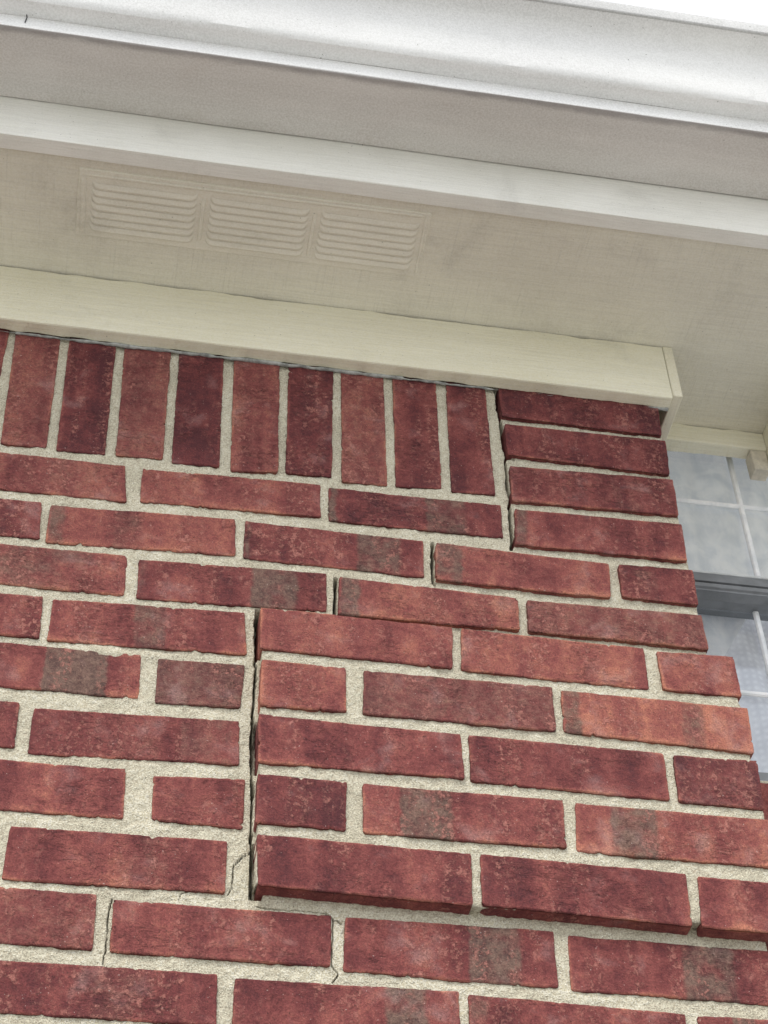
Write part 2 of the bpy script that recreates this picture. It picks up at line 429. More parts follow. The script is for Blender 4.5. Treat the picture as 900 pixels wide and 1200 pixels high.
# ---------------------------------------------------------------- bricks of the wall (mm, wall plane x / z; corners TL TR BR BL)
# (course family, face y in mm, corners, tone, greyness, grey flashed bands along the brick)
BRICKS = [
 ('R', 0, [[-252.6, 52.2], [-59.6, 52.7], [-54.8, -3.1], [-247.3, -4.1]], 0.45, 0.25, [(0.35, 0.9, 0.3)]),
 ('R', 0, [[-41.6, 51.5], [152.2, 55.8], [152.6, 4.3], [-40.6, -0.9]], 0.45, 0.2, []),
 ('R', 0, [[161.6, 52.5], [354.5, 53.8], [353.1, 2.6], [160.9, 1.0]], 0.2, 0, [(0, 0.05, 0.9), (0.55, 0.8, 0.65)]),
 ('R', 0, [[-334.5, -17.5], [-141.5, -17.0], [-138.2, -70.8], [-330.7, -71.8]], 0.2, 0, []),
 ('R', 0, [[-132.4, -19.5], [61.1, -12.1], [62.9, -66.4], [-132.2, -74.8]], 0.5, 0.1, [(0, 0.1, 0.6), (0.34, 0.52, 0.35)]),
 ('R', 0, [[71.6, -13.1], [263.8, -15.7], [262.8, -69.2], [71.0, -68.9]], 0.3, 0.1, [(0, 0.04, 0.7), (0.62, 0.88, 0.65)]),
 ('R', -3, [[277.1, -18.0], [468.8, -22.8], [464.5, -74.2], [274.4, -74.2]], 0.45, 0.2, [(0, 0.16, 0.85)]),
 ('R', -3, [[478.9, -22.7], [564.4, -19.0], [562.8, -72.2], [478.0, -71.1]], 0.2, 0.2, [(0.2, 0.5, 0.3)]),
 ('R', 0, [[-240.5, -82.7], [-47.5, -82.2], [-46.3, -137.8], [-238.8, -138.8]], 0.4, 0.2, [(0.27, 0.84, 0.45)]),
 ('R', 0, [[-35.5, -85.4], [158.3, -77.6], [158.6, -132.0], [-34.6, -140.3]], 0.3, 0, [(0, 0.06, 0.5), (0.59, 0.85, 0.85)]),
 ('R', -3, [[171.3, -83.6], [362.1, -88.1], [360.6, -133.7], [169.5, -137.4]], 0.5, 0.25, [(0, 0.12, 0.9)]),
 ('R', -3, [[371.1, -90.0], [563.5, -85.8], [563.4, -135.6], [369.6, -134.3]], 0.4, 0.5, [(0.2, 0.55, 0.3)]),
 ('R', 0, [[-318.3, -150.8], [-125.3, -150.3], [-123.8, -205.1], [-316.3, -206.1]], 0.35, 0.1, []),
 ('R', 0, [[-115.9, -151.3], [75.0, -144.9], [78.8, -201.0], [-115.9, -206.8]], 0.42, 0.1, [(0.42, 0.6, 0.6)]),
 ('R', 0, [[-216.9, -214.4], [-23.9, -213.9], [-23.3, -268.9], [-215.8, -269.9]], 0.4, 0.1, [(0.52, 0.84, 1.2)]),
 ('R', 0, [[-7.6, -216.3], [77.1, -215.1], [74.6, -269.0], [-7.7, -272.3]], 0.25, 0.65, []),
 ('R', 0, [[-325.5, -287.5], [-132.5, -287.0], [-130.9, -340.4], [-323.4, -341.4]], 0.2, 0, []),
 ('R', 0, [[-119.0, -291.6], [74.2, -285.3], [75.5, -337.7], [-118.7, -345.4]], 0.3, 0.1, [(0.4, 0.62, 0.25), (0.7, 0.98, 0.35)]),
 ('R', 0, [[-221.5, -354.3], [-28.5, -353.8], [-26.5, -409.5], [-219.0, -410.5]], 0.42, 0, []),
 ('R', 0, [[-2.9, -357.9], [81.5, -353.4], [80.5, -409.7], [-1.1, -408.4]], 0.38, 0, []),
 ('R', 0, [[-123.9, -426.2], [67.1, -424.0], [67.6, -479.0], [-125.4, -482.5]], 0.35, 0.05, [(0.5, 0.75, 0.25)]),
 ('R', 0, [[-235.6, -490.7], [-42.6, -490.2], [-41.3, -545.0], [-233.8, -546.0]], 0.35, 0.35, []),
 ('R', 0, [[-28.8, -493.7], [161.8, -493.9], [160.4, -545.1], [-27.7, -546.3]], 0.38, 0.1, [(0.35, 0.6, 0.2)]),
 ('R', 0, [[173.2, -494.2], [361.8, -492.9], [360.5, -550.1], [171.1, -548.4]], 0.3, 0, [(0.58, 0.84, 0.85)]),
 ('R', 0, [[374.5, -495.8], [567.5, -496.8], [565.2, -552.3], [372.2, -551.3]], 0.3, 0.1, [(0.53, 0.8, 0.8)]),
 ('R', 0, [[-128.5, -560.3], [64.5, -559.8], [64.6, -608.4], [-127.9, -609.4]], 0.3, 0.1, [(0.4, 0.7, 0.3)]),
 ('R', 0, [[79.0, -562.7], [271.7, -559.9], [270.8, -613.9], [77.4, -611.3]], 0.33, 0.1, [(0.66, 0.86, 0.85)]),
 ('R', 0, [[279.8, -562.6], [473.2, -566.5], [469.9, -622.1], [278.7, -616.5]], 0.3, 0, [(0, 0.1, 0.5), (0.5, 0.6, 0.2)]),
 ('Q', -13, [[89.0, -147.4], [285.7, -148.8], [283.5, -204.1], [90.3, -203.1]], 0.5, 0.1, []),
 ('Q', -13, [[294.5, -149.5], [487.9, -152.2], [485.7, -207.6], [292.1, -205.3]], 0.55, 0.1, [(0.3, 0.45, 0.2)]),
 ('Q', -13, [[500.9, -154.1], [584.8, -150.0], [583.8, -205.5], [500.2, -206.4]], 0.45, 0.1, []),
 ('Q', -13, [[91.5, -216.3], [175.4, -217.5], [175.1, -273.2], [91.6, -274.5]], 0.45, 0.15, []),
 ('Q', -13, [[192.8, -218.1], [384.1, -217.0], [382.5, -273.8], [191.8, -273.4]], 0.3, 0.5, []),
 ('Q', -13, [[392.7, -219.3], [587.2, -219.7], [583.7, -278.5], [390.3, -273.4]], 0.62, 0, [(0, 0.1, 0.85), (0.62, 0.76, 0.5)]),
 ('Q', -13, [[90.6, -284.6], [286.4, -287.8], [287.0, -341.5], [91.6, -342.5]], 0.28, 0, []),
 ('Q', -13, [[294.0, -288.0], [489.3, -288.3], [487.9, -345.6], [293.4, -343.3]], 0.25, 0.05, []),
 ('Q', -13, [[498.6, -289.9], [585.1, -287.4], [581.3, -347.6], [496.3, -346.2]], 0.12, 0.25, []),
 ('Q', -13, [[91.5, -355.8], [175.0, -356.8], [173.2, -411.3], [90.9, -411.4]], 0.2, 0.1, [(0.5, 0.7, 0.2)]),
 ('Q', -13, [[189.4, -356.8], [381.0, -356.6], [378.6, -412.0], [189.2, -412.0]], 0.35, 0, [(0.18, 0.45, 0.85)]),
 ('Q', -13, [[392.5, -357.9], [585.5, -358.9], [582.0, -414.4], [389.0, -413.4]], 0.5, 0.1, [(0.17, 0.42, 0.8)]),
 ('Q', -13, [[92.3, -422.5], [288.3, -425.8], [286.3, -481.4], [95.2, -477.7]], 0.28, 0.1, []),
 ('Q', -13, [[296.2, -425.1], [490.5, -428.3], [488.6, -485.1], [294.9, -479.7]], 0.25, 0.15, []),
 ('Q', -13, [[501.2, -430.1], [585.3, -431.1], [582.0, -486.4], [496.5, -485.4]], 0.33, 0, []),
 ('P', -3, [[368.9, 48.1], [562.0, 52.0], [560.1, -5.9], [365.8, -7.7]], 0.33, 0.1, [(0, 0.08, 0.7)]),
 ('P', -3, [[369.0, 117.2], [563.1, 126.6], [561.3, 67.0], [367.0, 60.8]], 0.28, 0.2, [(0.6, 0.8, 0.3)]),
 ('P', -3, [[368.2, 190.4], [564.0, 193.2], [560.0, 133.4], [368.1, 137.2]], 0.18, 0.1, []),
 ('P', -3, [[366.4, 262.0], [564.1, 262.0], [560.0, 201.6], [366.1, 202.9]], 0.1, 0.1, []),
 ('S', 0, [[-200.7, 262.0], [-150.0, 262.0], [-145.7, 67.3], [-194.3, 65.4]], 0.42, 0.35, []),
 ('S', 0, [[-139.7, 262.0], [-86.1, 262.0], [-83.1, 66.6], [-135.4, 64.9]], 0.12, 0, []),
 ('S', 0, [[-76.2, 262.0], [-22.6, 262.0], [-21.0, 67.8], [-72.1, 67.0]], 0.42, 0.4, []),
 ('S', 0, [[-13.2, 262.0], [38.4, 262.0], [41.3, 66.2], [-11.1, 63.9]], 0.1, 0, []),
 ('S', 0, [[50.4, 262.0], [104.5, 262.0], [105.4, 68.3], [53.1, 62.6]], 0.46, 0.3, []),
 ('S', 0, [[114.5, 262.0], [168.1, 262.0], [165.0, 69.5], [113.9, 68.2]], 0.13, 0.1, []),
 ('S', 0, [[176.7, 262.0], [227.6, 262.0], [227.4, 65.6], [176.4, 64.4]], 0.42, 0.35, []),
 ('S', 0, [[238.3, 262.0], [290.6, 262.0], [288.7, 70.4], [236.5, 65.6]], 0.2, 0.1, []),
 ('S', 0, [[302.9, 262.0], [350.5, 262.0], [349.8, 69.5], [299.2, 67.2]], 0.2, 0.05, []),
]

rng = np.random.RandomState(7)
for q_ in BRICKS:
    if q_[0] == 'P3': q_[2][0][1] = 247.8; q_[2][1][1] = 248.4

def extra(kind, y, x0, x1, z0, z1):
    j = rng.uniform(-1.2, 1.2, 8)
    c = [[x0 + j[0], z1 + j[1]], [x1 + j[2], z1 + j[3]], [x1 + j[4], z0 + j[5]], [x0 + j[6], z0 + j[7]]]
    bands = []
    if rng.rand() < .4:
        a = rng.uniform(0, .7); bands = [(a, a + rng.uniform(.1, .28), rng.uniform(.4, .9))]
    BRICKS.append((kind, y, c, rng.uniform(.12, .5), rng.uniform(0, .25), bands))

# the courses go on to the left of the picture and below it
rows_left = {0: -263, 1: -345, 2: -251, 3: -329, 4: -228, 5: -336, 6: -232, 7: -136, 8: -246, 9: -139}
for r, xr in rows_left.items():
    zt = [52, -18, -83, -151, -215, -287, -355, -426, -491, -560][r]
    while xr > -640:
        extra('R', 0, max(xr - 193, -690), xr, zt - 54, zt); xr -= 203
extra('R', 0, 484, 566, -621, -567)
for r in range(10, 14):
    zt = -560 - 68.3 * (r - 9); x = 565 - (0 if r % 2 else 102)
    if r % 2 == 0: extra('R', 0, 475, 566, zt - 54, zt)
    while x > -640:
        extra('R', 0, max(x - 193, -690), x, zt - 54, zt); x -= 203.5
x = -209
while x > -640:
    extra('S', 0, x - 53, x, 66, 262); x -= 64.5

def axis_pts(L, step):
    e = [0, .7, 1.5, 2.6, 4.2]
    n = max(2, int(round((L - 8.4) / step)))
    mid = np.linspace(4.2, L - 4.2, n + 1)[1:-1]
    return np.array(e + list(mid) + [L - q for q in e[::-1]]) / L

def build_brick(spec, parent, idx, step=2.6, depth=92.0, name='brick'):
    kind, y0, c, tone, grey, bands = spec
    c = np.array(c, float)
    soldier = kind == 'S'
    Lx = np.hypot(*(c[1] - c[0])); Lz = np.hypot(*(c[0] - c[3]))
    us = axis_pts(Lx, step); vs_ = axis_pts(Lz, step)
    U, V = np.meshgrid(us, vs_, indexing='ij')
    P = ((c[3][None, None] * (1 - U)[..., None] + c[2][None, None] * U[..., None]) * (1 - V)[..., None]
         + (c[0][None, None] * (1 - U)[..., None] + c[1][None, None] * U[..., None]) * V[..., None])
    X = P[..., 0].copy(); Z = P[..., 1].copy()
    s = idx * 31 + 5
    du = np.minimum(U, 1 - U) * Lx; dv = np.minimum(V, 1 - V) * Lz
    d = np.minimum(du, dv)
    # ragged arrises
    fx = np.exp(-du / 5.0) * np.where(U < .5, 1, -1); fz = np.exp(-dv / 5.0) * np.where(V < .5, 1, -1)
    ex = .65 * fbm(Z / 7.0, U * 0 + (U > .5) * 9, s, 4) + .8 * vn(Z / 26.0, (U > .5) * 5.0, s + 3)
    ez = .65 * fbm(X / 7.0, V * 0 + (V > .5) * 9, s + 8, 4) + 1.0 * vn(X / 34.0, (V > .5) * 5.0, s + 4)
    chx = np.clip(fbm(Z / 5.0, (U > .5) * 7.0, s + 40, 3) - .50, 0, 1) * 9
    chz = np.clip(fbm(X / 6.0, (V > .5) * 7.0, s + 60, 3) - .50, 0, 1) * 9
    X += fx * (ex + chx); Z += fz * (ez + chz)
    # rounded corners of the outline
    rc = 2.6
    cu = np.clip(rc - du, 0, rc); cv = np.clip(rc - dv, 0, rc)
    over = np.clip(np.hypot(cu, cv) - rc, 0, None)
    hyp = np.hypot(cu, cv) + 1e-6
    X += np.where(U < .5, 1, -1) * over * cu / hyp; Z += np.where(V < .5, 1, -1) * over * cv / hyp
    r = .9 + 1.1 * (vn(X / 30, Z / 30, s + 9) + .5)
    t = np.clip(r - d, 0, r)
    Y = r - np.sqrt(np.maximum(r * r - t * t, 0))
    Y = Y * .85 + np.exp(-d / 2.5) * (chx * .5 + chz * .5) * .6
    Y += .55 * fbm(X / 12, Z / 12, s + 11, 5)
    Y += .8 * vn(X / 90, Z / 60, s + 12)
    # drag creases across the face
    q = fbm(X / 42, Z / 9, s + 13, 4)
    Y += .55 * np.exp(-(q / .035) ** 2) * sst(.05, .3, vn(X / 40, Z / 18, s + 14) + .15)
    # slight tilt of each face
    Y += (U - .5) * 1.1 * vn(s * .37, 1.5, 3) * 2 + (V - .5) * 1.0 * vn(s * .77, 2.5, 4) * 2
    Y = Y + y0
    nx, nz = U.shape
    verts = np.stack([X, Y, Z], -1).reshape(-1, 3)
    F = grid_faces(nx, nz)
    g = np.full(U.shape, grey * .85)
    W = V if soldier else U
    wl_ = Lz if soldier else Lx
    for (a, b_, st) in bands:
        wob = .016 * fbm((Z if not soldier else X) / 9.0, U * 0 + a * 9, s + 21, 4)
        g = np.maximum(g, (st * (.92 + .15 * (st > 1)) * (1 + .9 * vn(X / 22, Z / 18, s + 71) + .5 * vn(X / 7, Z / 7, s + 72))) * sst(a - .008 - wob, a + .018 - wob, W) * (1 - sst(b_ - .026 - wob, b_ + .014 - wob, W)))
    tn = tone + .22 * vn(U * wl_ / 30.0, V * 0 + .5, s + 30) + .10 * (U - .5) * vn(s * .2, 3.3, 8)
    ed = np.clip(1 - d / 3.2, 0, 1) * sst(-.25, .3, vn(X / 22, Z / 22, s + 31)) + .6 * sst(.25, 0., V) * (0 if soldier else 1) * sst(-.1, .35, vn(X / 45, Z / 70, s + 33))
    # ring -> sides
    ii = np.arange(nx); jj = np.arange(nz)
    ring = np.concatenate([ii * nz, (nx - 1) * nz + jj[1:], ii[::-1][1:] * nz + nz - 1, jj[::-1][1:-1]])
    rv = verts[ring]
    base = len(verts); nr = len(ring)
    parts = [verts]; fs = [F]
    prev = ring
    for k, dy in enumerate((4.0, 14.0, depth)):
        nv = rv.copy(); nv[:, 1] = y0 + dy
        nv[:, 0] += .5 * vn(rv[:, 2] / 5, rv[:, 0] / 5, s + 50 + k); nv[:, 2] += .7 * vn(rv[:, 0] / 5, rv[:, 2] / 5, s + 55 + k)
        parts.append(nv)
        cur = base + k * nr + np.arange(nr)
        fs.append(np.stack([prev, cur, np.roll(cur, -1), np.roll(prev, -1)], -1)[:, ::-1])
        prev = cur
    allv = np.concatenate(parts) / 1000.0
    Fa = np.concatenate(fs)[:, ::-1]
    ntot = len(allv)
    at = {}
    for nm, A, dflt in (('tone', tn, tone - .05), ('grey', g, None), ('edge', ed, 0.25)):
        a = np.empty(ntot); a[:nx * nz] = A.ravel()
        rr = A.ravel()[ring]
        for k in range(3): a[base + k * nr: base + (k + 1) * nr] = rr if dflt is None else dflt
        at[nm] = a
    cen = ((c[:, 0].mean()) / 1000, (y0) / 1000, (c[:, 1].mean()) / 1000)
    return fix_n(mesh_obj(name, allv, Fa, M_BRICK, parent, attrs=at, origin=cen))

def fix_n(o):
    # make the face quads look towards -y
    me = o.data
    if me.polygons[0].normal.y > 0:
        me.flip_normals()
    return o

wall = empty('brick_wall', (0, 0.05, GZ), 'red brick house wall with a soldier course under the eave and a cracked proud corner panel', 'wall')
for i, sp in enumerate(BRICKS):
    cx = np.mean([q[0] for q in sp[2]]); cz = np.mean([q[1] for q in sp[2]])
    vis = cx > -330 and cz > -640
    nm = 'soldier_brick' if sp[0] == 'S' else 'brick'
    right_end = max(q[0] for q in sp[2]) > 555
    build_brick(sp, wall, i, 2.6 if vis else 9.0, 116.0 if right_end else (80.0 if sp[0] != 'Q' else 60.0), nm)

# ---------------------------------------------------------------- mortar
def seg_dist(X, Z, p):
    best = np.full(X.shape, 1e9)
    for (a, b_) in zip(p[:-1], p[1:]):
        ax, az = a[:2]; bx, bz = b_[:2]
        dx, dz = bx - ax, bz - az
        t = np.clip(((X - ax) * dx + (Z - az) * dz) / (dx * dx + dz * dz), 0, 1)
        w = a[2] + (b_[2] - a[2]) * t
        best = np.minimum(best, np.hypot(X - ax - t * dx, Z - az - t * dz) - w / 2)
    return best
CRACKS = [   # x, z, width (mm) and depth
 ([(87.6, -139, 4.6), (87.6, -160, 5.0), (88.6, -200, 3.6), (87.0, -209, 1.6), (88.2, -222, 2.0), (87.2, -250, 2.0), (86.6, -279, 1.8), (86.8, -310, 2.6),
   (87.5, -335, 3.2), (87.0, -346, 1.4), (88.2, -360, 2.6), (88.8, -368, 3.4), (88.4, -378, 1.4), (88.4, -422, 1.6), (91.5, -440, 1.2), (92.0, -483, 1.0)], 30),
 ([(364.2, 262, 4.8), (364.6, 215, 4.6), (365.2, 201, 2.0), (366.0, 190, 4.6), (366.2, 150, 5.0), (368.0, 137, 3.6), (366.0, 131, 1.4), (365.6, 118, 2.6),
   (365.2, 90, 3.4), (366.2, 64, 2.2), (364.6, 52, 3.6), (363.8, 25, 3.8), (364.2, -2, 4.6), (361.2, -11, 3.6)], 30),
 ([(368.0, 137, 3.6), (376, 135.4, 2.2)], 10),
 ([(274.2, -17, 3.4), (272.2, -72, 3.2), (274.5, -77, 2.6)], 24),
 ([(168.6, -84, 3.2), (166.8, -138, 3.2)], 24),
 ([(88.5, -433, .9), (81, -439, .9), (74.2, -449, 1.1), (73.6, -472, 1.0), (70.2, -479, .8)], 5),
 ([(36, -478.5, .7), (29.5, -482, .8), (27.4, -489, .7)], 4),
 ([(-30.0, -492, .9), (-31.6, -513, 1.1), (-31.2, -540, 1.0), (-31.8, -558, .8)], 6),
 ([(94.8, -489, .7), (106, -491.4, .7), (134, -490, .7), (157, -490, .8), (162.8, -496, .9), (161.8, -543, .9), (167.5, -551, 1.1), (162, -559, .9)], 5),
 ([(162, -497, .8), (172, -500, .8)], 4),
]
def refine(lo, hi, coarse_lo, step, fines):
    p = list(np.arange(coarse_lo, lo, 18.0)) if coarse_lo < lo else []
    p += list(np.arange(lo, hi, step)) + [hi]
    for a, b_, s in fines:
        p = [q for q in p if not (a < q < b_)] + list(np.arange(a, b_, s))
    return np.unique(np.round(p, 3))

def mortar_depth(X, Z, s):
    y = 2.5 + 1.6 * fbm(X / 30, Z / 30, s, 3) + 1.1 * fbm(X / 6, Z / 6, s + 3, 3) + 1.0 * vn(X / 3.2, Z / 3.2, s + 6) + .5 * vn(X / 2.7, Z / 2.5, s + 16)
    return y

xs = refine(-262, 561.5, -700, 2.6, [(-36, -26, .8), (24, 40, .9), (64, 96, .75), (96, 160, 1.2), (160, 174, .6), (268, 279, .6), (359, 378, .6)])
zs = refine(-650, 262, -900, 2.4, [(-500, -474, .8), (-562, -540, 1.1)])
X, Z = np.meshgrid(xs, zs, indexing='ij')
Y = mortar_depth(X, Z, 200)
dirt_or_shade = np.zeros(X.shape)
for pl, dep in CRACKS:
    wob = 1.3 * fbm(X / 5, Z / 5, 77, 3)
    dd = seg_dist(X + wob, Z + .6 * wob, pl) + (.12 if dep < 10 else 0)
    k = 1 - sst(-.35, .35, dd)
    Y += dep * k
    dirt_or_shade = np.maximum(dirt_or_shade, k * .85)  # crack floors also painted dark, standing in for their shade
# the joint squeezed under the proud panel and smeared over the bed by the left joints
Y += 14 * sst(88.0, 89.2, X) * np.clip(sst(-206, -203, Z) * (Z < -140) + sst(-346, -343, Z) * (1 - sst(-288, -285, Z)) + sst(-483, -480, Z) * (1 - sst(-428, -425, Z)), 0, 1) * (X < 100)
dt = sst(245.5, 248.5, Z + 1.5 * fbm(X / 12, Z * 0, 91, 3)) * sst(362, 368, X)
Y += 20 * dt; dirt_or_shade = np.maximum(dirt_or_shade, dt)  # gap under the frieze end set deep and painted dark for its shadow
Y -= 2.2 * np.exp(-((Z + 214) / 6) ** 2) * sst(-110, -60, X) * (1 - sst(0, 12, X))
V = np.stack([X, Y, Z], -1).reshape(-1, 3) / 1000
fix_n(mesh_obj('mortar', V, grid_faces(*X.shape), M_MORT, wall, attrs={'dirt_or_shade': dirt_or_shade.ravel()}))

# proud corner panel: its own joints, standing 13 mm out, closed back to the wall
xs = refine(93.0, 580.5, 93, 2.6, [])
zs = refine(-474, -152, -474, 2.4, [])
X, Z = np.meshgrid(xs, zs, indexing='ij')
Y = mortar_depth(X, Z, 300) - 12.4
# the last beds stop at the underside of the bricks
X = X + np.where(X < 94, 1.2 * fbm(Z / 6, Z * 0, 12, 3), 0) + np.where(X > 579, 2.0 * fbm(Z / 6, Z * 0, 14, 3), 0)
Zb = Z + np.where(Z < -473, 1.2 * fbm(X / 8, X * 0, 15, 3), 0) - 6 * sst(100, 290, X) * sst(-466, -474, Z)
Vg = np.stack([X, Y, Zb], -1)
skl = Vg[0].copy(); skl[:, 1] = 12; skr = Vg[-1].copy(); skr[:, 1] = 118
Vg = np.concatenate([skl[None], Vg, skr[None]], 0)
skb = Vg[:, 0].copy(); skb[:, 1] = 12; skb[:, 2] += 5
skt = Vg[:, -1].copy(); skt[:, 1] = 12
Vg = np.concatenate([skb[:, None], Vg, skt[:, None]], 1)
n0, n1 = Vg.shape[:2]
o = mesh_obj('mortar', Vg.reshape(-1, 3) / 1000, grid_faces(n0, n1), M_MORT, wall, attrs={'dirt_or_shade': np.zeros(n0 * n1)})
fix_n(o)
# core of the wall behind the face (block backing) and its right-hand return
box('wall_core', -.70, .5580, .034, .118, -.90, .262, M_MORT, wall, b=.0015)

# ---------------------------------------------------------------- recessed wall beside the corner: brick sill under the window
rwall = empty('brick_wall', (.80, .119, GZ), 'set back red brick wall below the window, right of the proud corner', 'wall')
def red_bricks(x0, x1, z0, z1, yf, parent, k=900):
    r = 0; z = z1
    while z > z0:
        x = x0 + (0 if r % 2 == 0 else -101)
        while x < x1:
            a = max(x, x0); b_ = min(x + 193, x1)
            if b_ - a > 15:
                j = rng.uniform(-.8, .8, 8)
                c = [[a + j[0], z + j[1]], [b_ + j[2], z + j[3]], [b_ + j[4], z - 54 + j[5]], [a + j[6], z - 54 + j[7]]]
                build_brick(('R', yf, c, rng.uniform(.2, .45), rng.uniform(0, .2), []), parent, k, 6.0, 90.0); k += 1
            x += 203
        z -= 68.3; r += 1
red_bricks(600, 1500, -700, -208, 119, rwall)
red_bricks(1062, 1500, -202, 338, 119, rwall, 1100)
xs = np.arange(560, 1505, 6.0); zs = np.arange(-720, 350, 6.0)
X, Z = np.meshgrid(xs, zs, indexing='ij')
Y = mortar_depth(X, Z, 400) + 119
F_ = grid_faces(*X.shape)
qx = X.ravel()[F_].max(1); qz = Z.ravel()[F_].max(1); qn = X.ravel()[F_].min(1)
F_ = F_[(qz < -203) | (qn > 1054)]      # leave the window opening free
fix_n(mesh_obj('mortar', np.stack([X, Y, Z], -1).reshape(-1, 3) / 1000, F_, M_MORT, rwall, attrs={'dirt_or_shade': np.zeros(X.size)}))
box('wall_core', .56, 1.5, .16, .25, -.72, -.226, M_MORT, rwall, b=.0015)
box('wall_core', 1.060, 1.5, .16, .25, -.224, .35, M_MORT, rwall, b=.0015)

# ---------------------------------------------------------------- window
win = empty('window', (.80, .15, -.19), 'double hung window with white grille bars and grey meeting rail behind the brick corner', 'window')
def glass_material():
    mt = bpy.data.materials.new('window_glass'); mt.use_nodes = True
    nt = mt.node_tree; nt.nodes.clear(); b = NB(nt)
    out = b.n('ShaderNodeOutputMaterial')
    tr = b.n('ShaderNodeBsdfTransparent'); tr.inputs[0].default_value = (.98, .985, .985, 1)
    gl = b.n('ShaderNodeBsdfGlossy'); gl.inputs['Roughness'].default_value = .03; gl.inputs[0].default_value = (.9, .95, 1, 1)
    lw_ = b.n('ShaderNodeLayerWeight'); lw_.inputs['Blend'].default_value = .5
    frf = b.mth('ADD', .06, b.mth('MULTIPLY', b.mth('POWER', lw_.outputs['Facing'], 3.0), .35))
    mx = b.n('ShaderNodeMixShader')
    v = b.coords((1, 1, 1))
    nb = b.bump(b.noise(v, 7, 2, .5), .0008, .3)
    b.l(nb, gl.inputs['Normal'])
    b.l(frf, mx.inputs[0]); b.l(tr.outputs[0], mx.inputs[1]); b.l(gl.outputs[0], mx.inputs[2])
    b.l(mx.outputs[0], out.inputs[0])
    return mt
M_GLASS = glass_material()
WX0, WX1 = .585, 1.03
# frame
box('jamb', WX0 - .025, WX0, .122, .19, -.20, .50, M_SASH_L, win)
box('jamb', WX1, WX1 + .025, .122, .19, -.20, .50, M_SASH_L, win)
box('sill', WX0 - .03, WX1 + .03, .125, .20, -.225, -.200, M_SASH_L, win)
# sashes
up = box('upper_sash', WX0, WX0 + .03, .128, .150, .131, .50, M_SASH_D, win)
lw = box('lower_sash', WX0, WX0 + .03, .154, .176, -.198, .095, M_SASH_D, win)
for par, y0, y1, z0, z1 in ((up, .128, .150, .131, .50), (lw, .154, .176, -.198, .095)):
    box('stile', WX1 - .03, WX1, y0, y1, z0, z1, M_SASH_D, par)
rail = sweep_x('meeting_rail', [(.150, .121), (.1405, .121), (.1400, .117), (.1330, .1165), (.1325, .112), (.1365, .1115), (.1365, .1095), (.1290, .109), (.1285, .099), (.1335, .0985), (.1335, .0965), (.1290, .096), (.1288, .090), (.1320, .089), (.1325, .087), (.1480, .086), (.150, .088), (.178, .090), (.178, .121)],
               np.linspace(WX0, WX1, 30), M_SASH_D, win, closed=True, jit=.0002, seed=3, smooth=False)
box('rail_bead', WX0, WX1, .1365, .1405, .1205, .1235, M_SASH_L, win, b=.0005)
box('rail', WX0 + .03, WX1 - .03, .154, .176, -.198, -.165, M_SASH_D, win)
def pane(y, z0, z1, x0=WX0 + .03, x1=WX1 - .03):
    v = [(x0, y, z0), (x1, y, z0), (x1, y, z1), (x0, y, z1), (x0, y + .003, z0), (x1, y + .003, z0), (x1, y + .003, z1), (x0, y + .003, z1)]
    f = [(0, 1, 2, 3), (5, 4, 7, 6), (0, 4, 5, 1), (3, 2, 6, 7), (0, 3, 7, 4), (1, 5, 6, 2)]
    return mesh_obj('pane', v, f, M_GLASS, win, smooth=False)
pane(.1400, .121, .50); pane(.1640, -.166, .088)
# grille bars between the panes (behind the outer glass)
def bar(x0, x1, z0, z1, y):
    w = min(x1 - x0, z1 - z0)
    return box('grille_bar', x0, x1, y, y + .005, z0, z1, M_MUNTIN, win, b=.0018)
for x in (.7155, .8655):
    bar(x - .0085, x - .0010, .1215, .5, .1348)
    bar(x - .0105, x - .0030, -.166, .088, .1588)
for z in (.2460, .3930):
    bar(WX0 + .03, WX1 - .03, z - .0035, z + .0035, .1345)
for z in (-.0365,):
    bar(WX0 + .03, WX1 - .03, z - .0125, z - .0055, .1584)

# curtains inside
def curtain_material(name, c1, c2, weave=0.0):
    mt, nt, bs = new_mat(name); b = NB(nt)
    v = b.coords((1, 1, 1)); n = b.noise(v, 26, 4, .6, .6); n2 = b.noise(b.coords((3, 1, 1)), 20, 3, .6)
    col = b.mix(b.rmp(b.mth('ADD', b.mth('MULTIPLY', n, .6), b.mth('MULTIPLY', n2, .4)), .36, .64), c1, c2)
    if weave:
        w1 = b.n('ShaderNodeTexWave'); w1.bands_direction = 'X'; w1.inputs['Scale'].default_value = 34; b.l(v, w1.inputs[0])
        w2 = b.n('ShaderNodeTexWave'); w2.bands_direction = 'Z'; w2.inputs['Scale'].default_value = 34; b.l(v, w2.inputs[0])
        col = b.mix(weave, col, b.mix(b.mth('MULTIPLY', w1.outputs['Fac'], w2.outputs['Fac']), c1, c2))
    b.l(col, bs.inputs['Base Color']); bs.inputs['Roughness'].default_value = .9
    tl = b.n('ShaderNodeBsdfTranslucent'); b.l(col, tl.inputs[0])
    mx = b.n('ShaderNodeMixShader'); mx.inputs[0].default_value = .5
    out = [q for q in nt.nodes if q.type == 'OUTPUT_MATERIAL'][0]
    b.l(bs.outputs[0], mx.inputs[1]); b.l(tl.outputs[0], mx.inputs[2]); b.l(mx.outputs[0], out.inputs[0])
    return mt
M_SHEER = curtain_material('sheer_white_curtain', (.76, .79, .82), (.98, .98, .97))
M_VOILE = curtain_material('blue_grey_voile', (.56, .57, .62), (.80, .81, .85), .45)
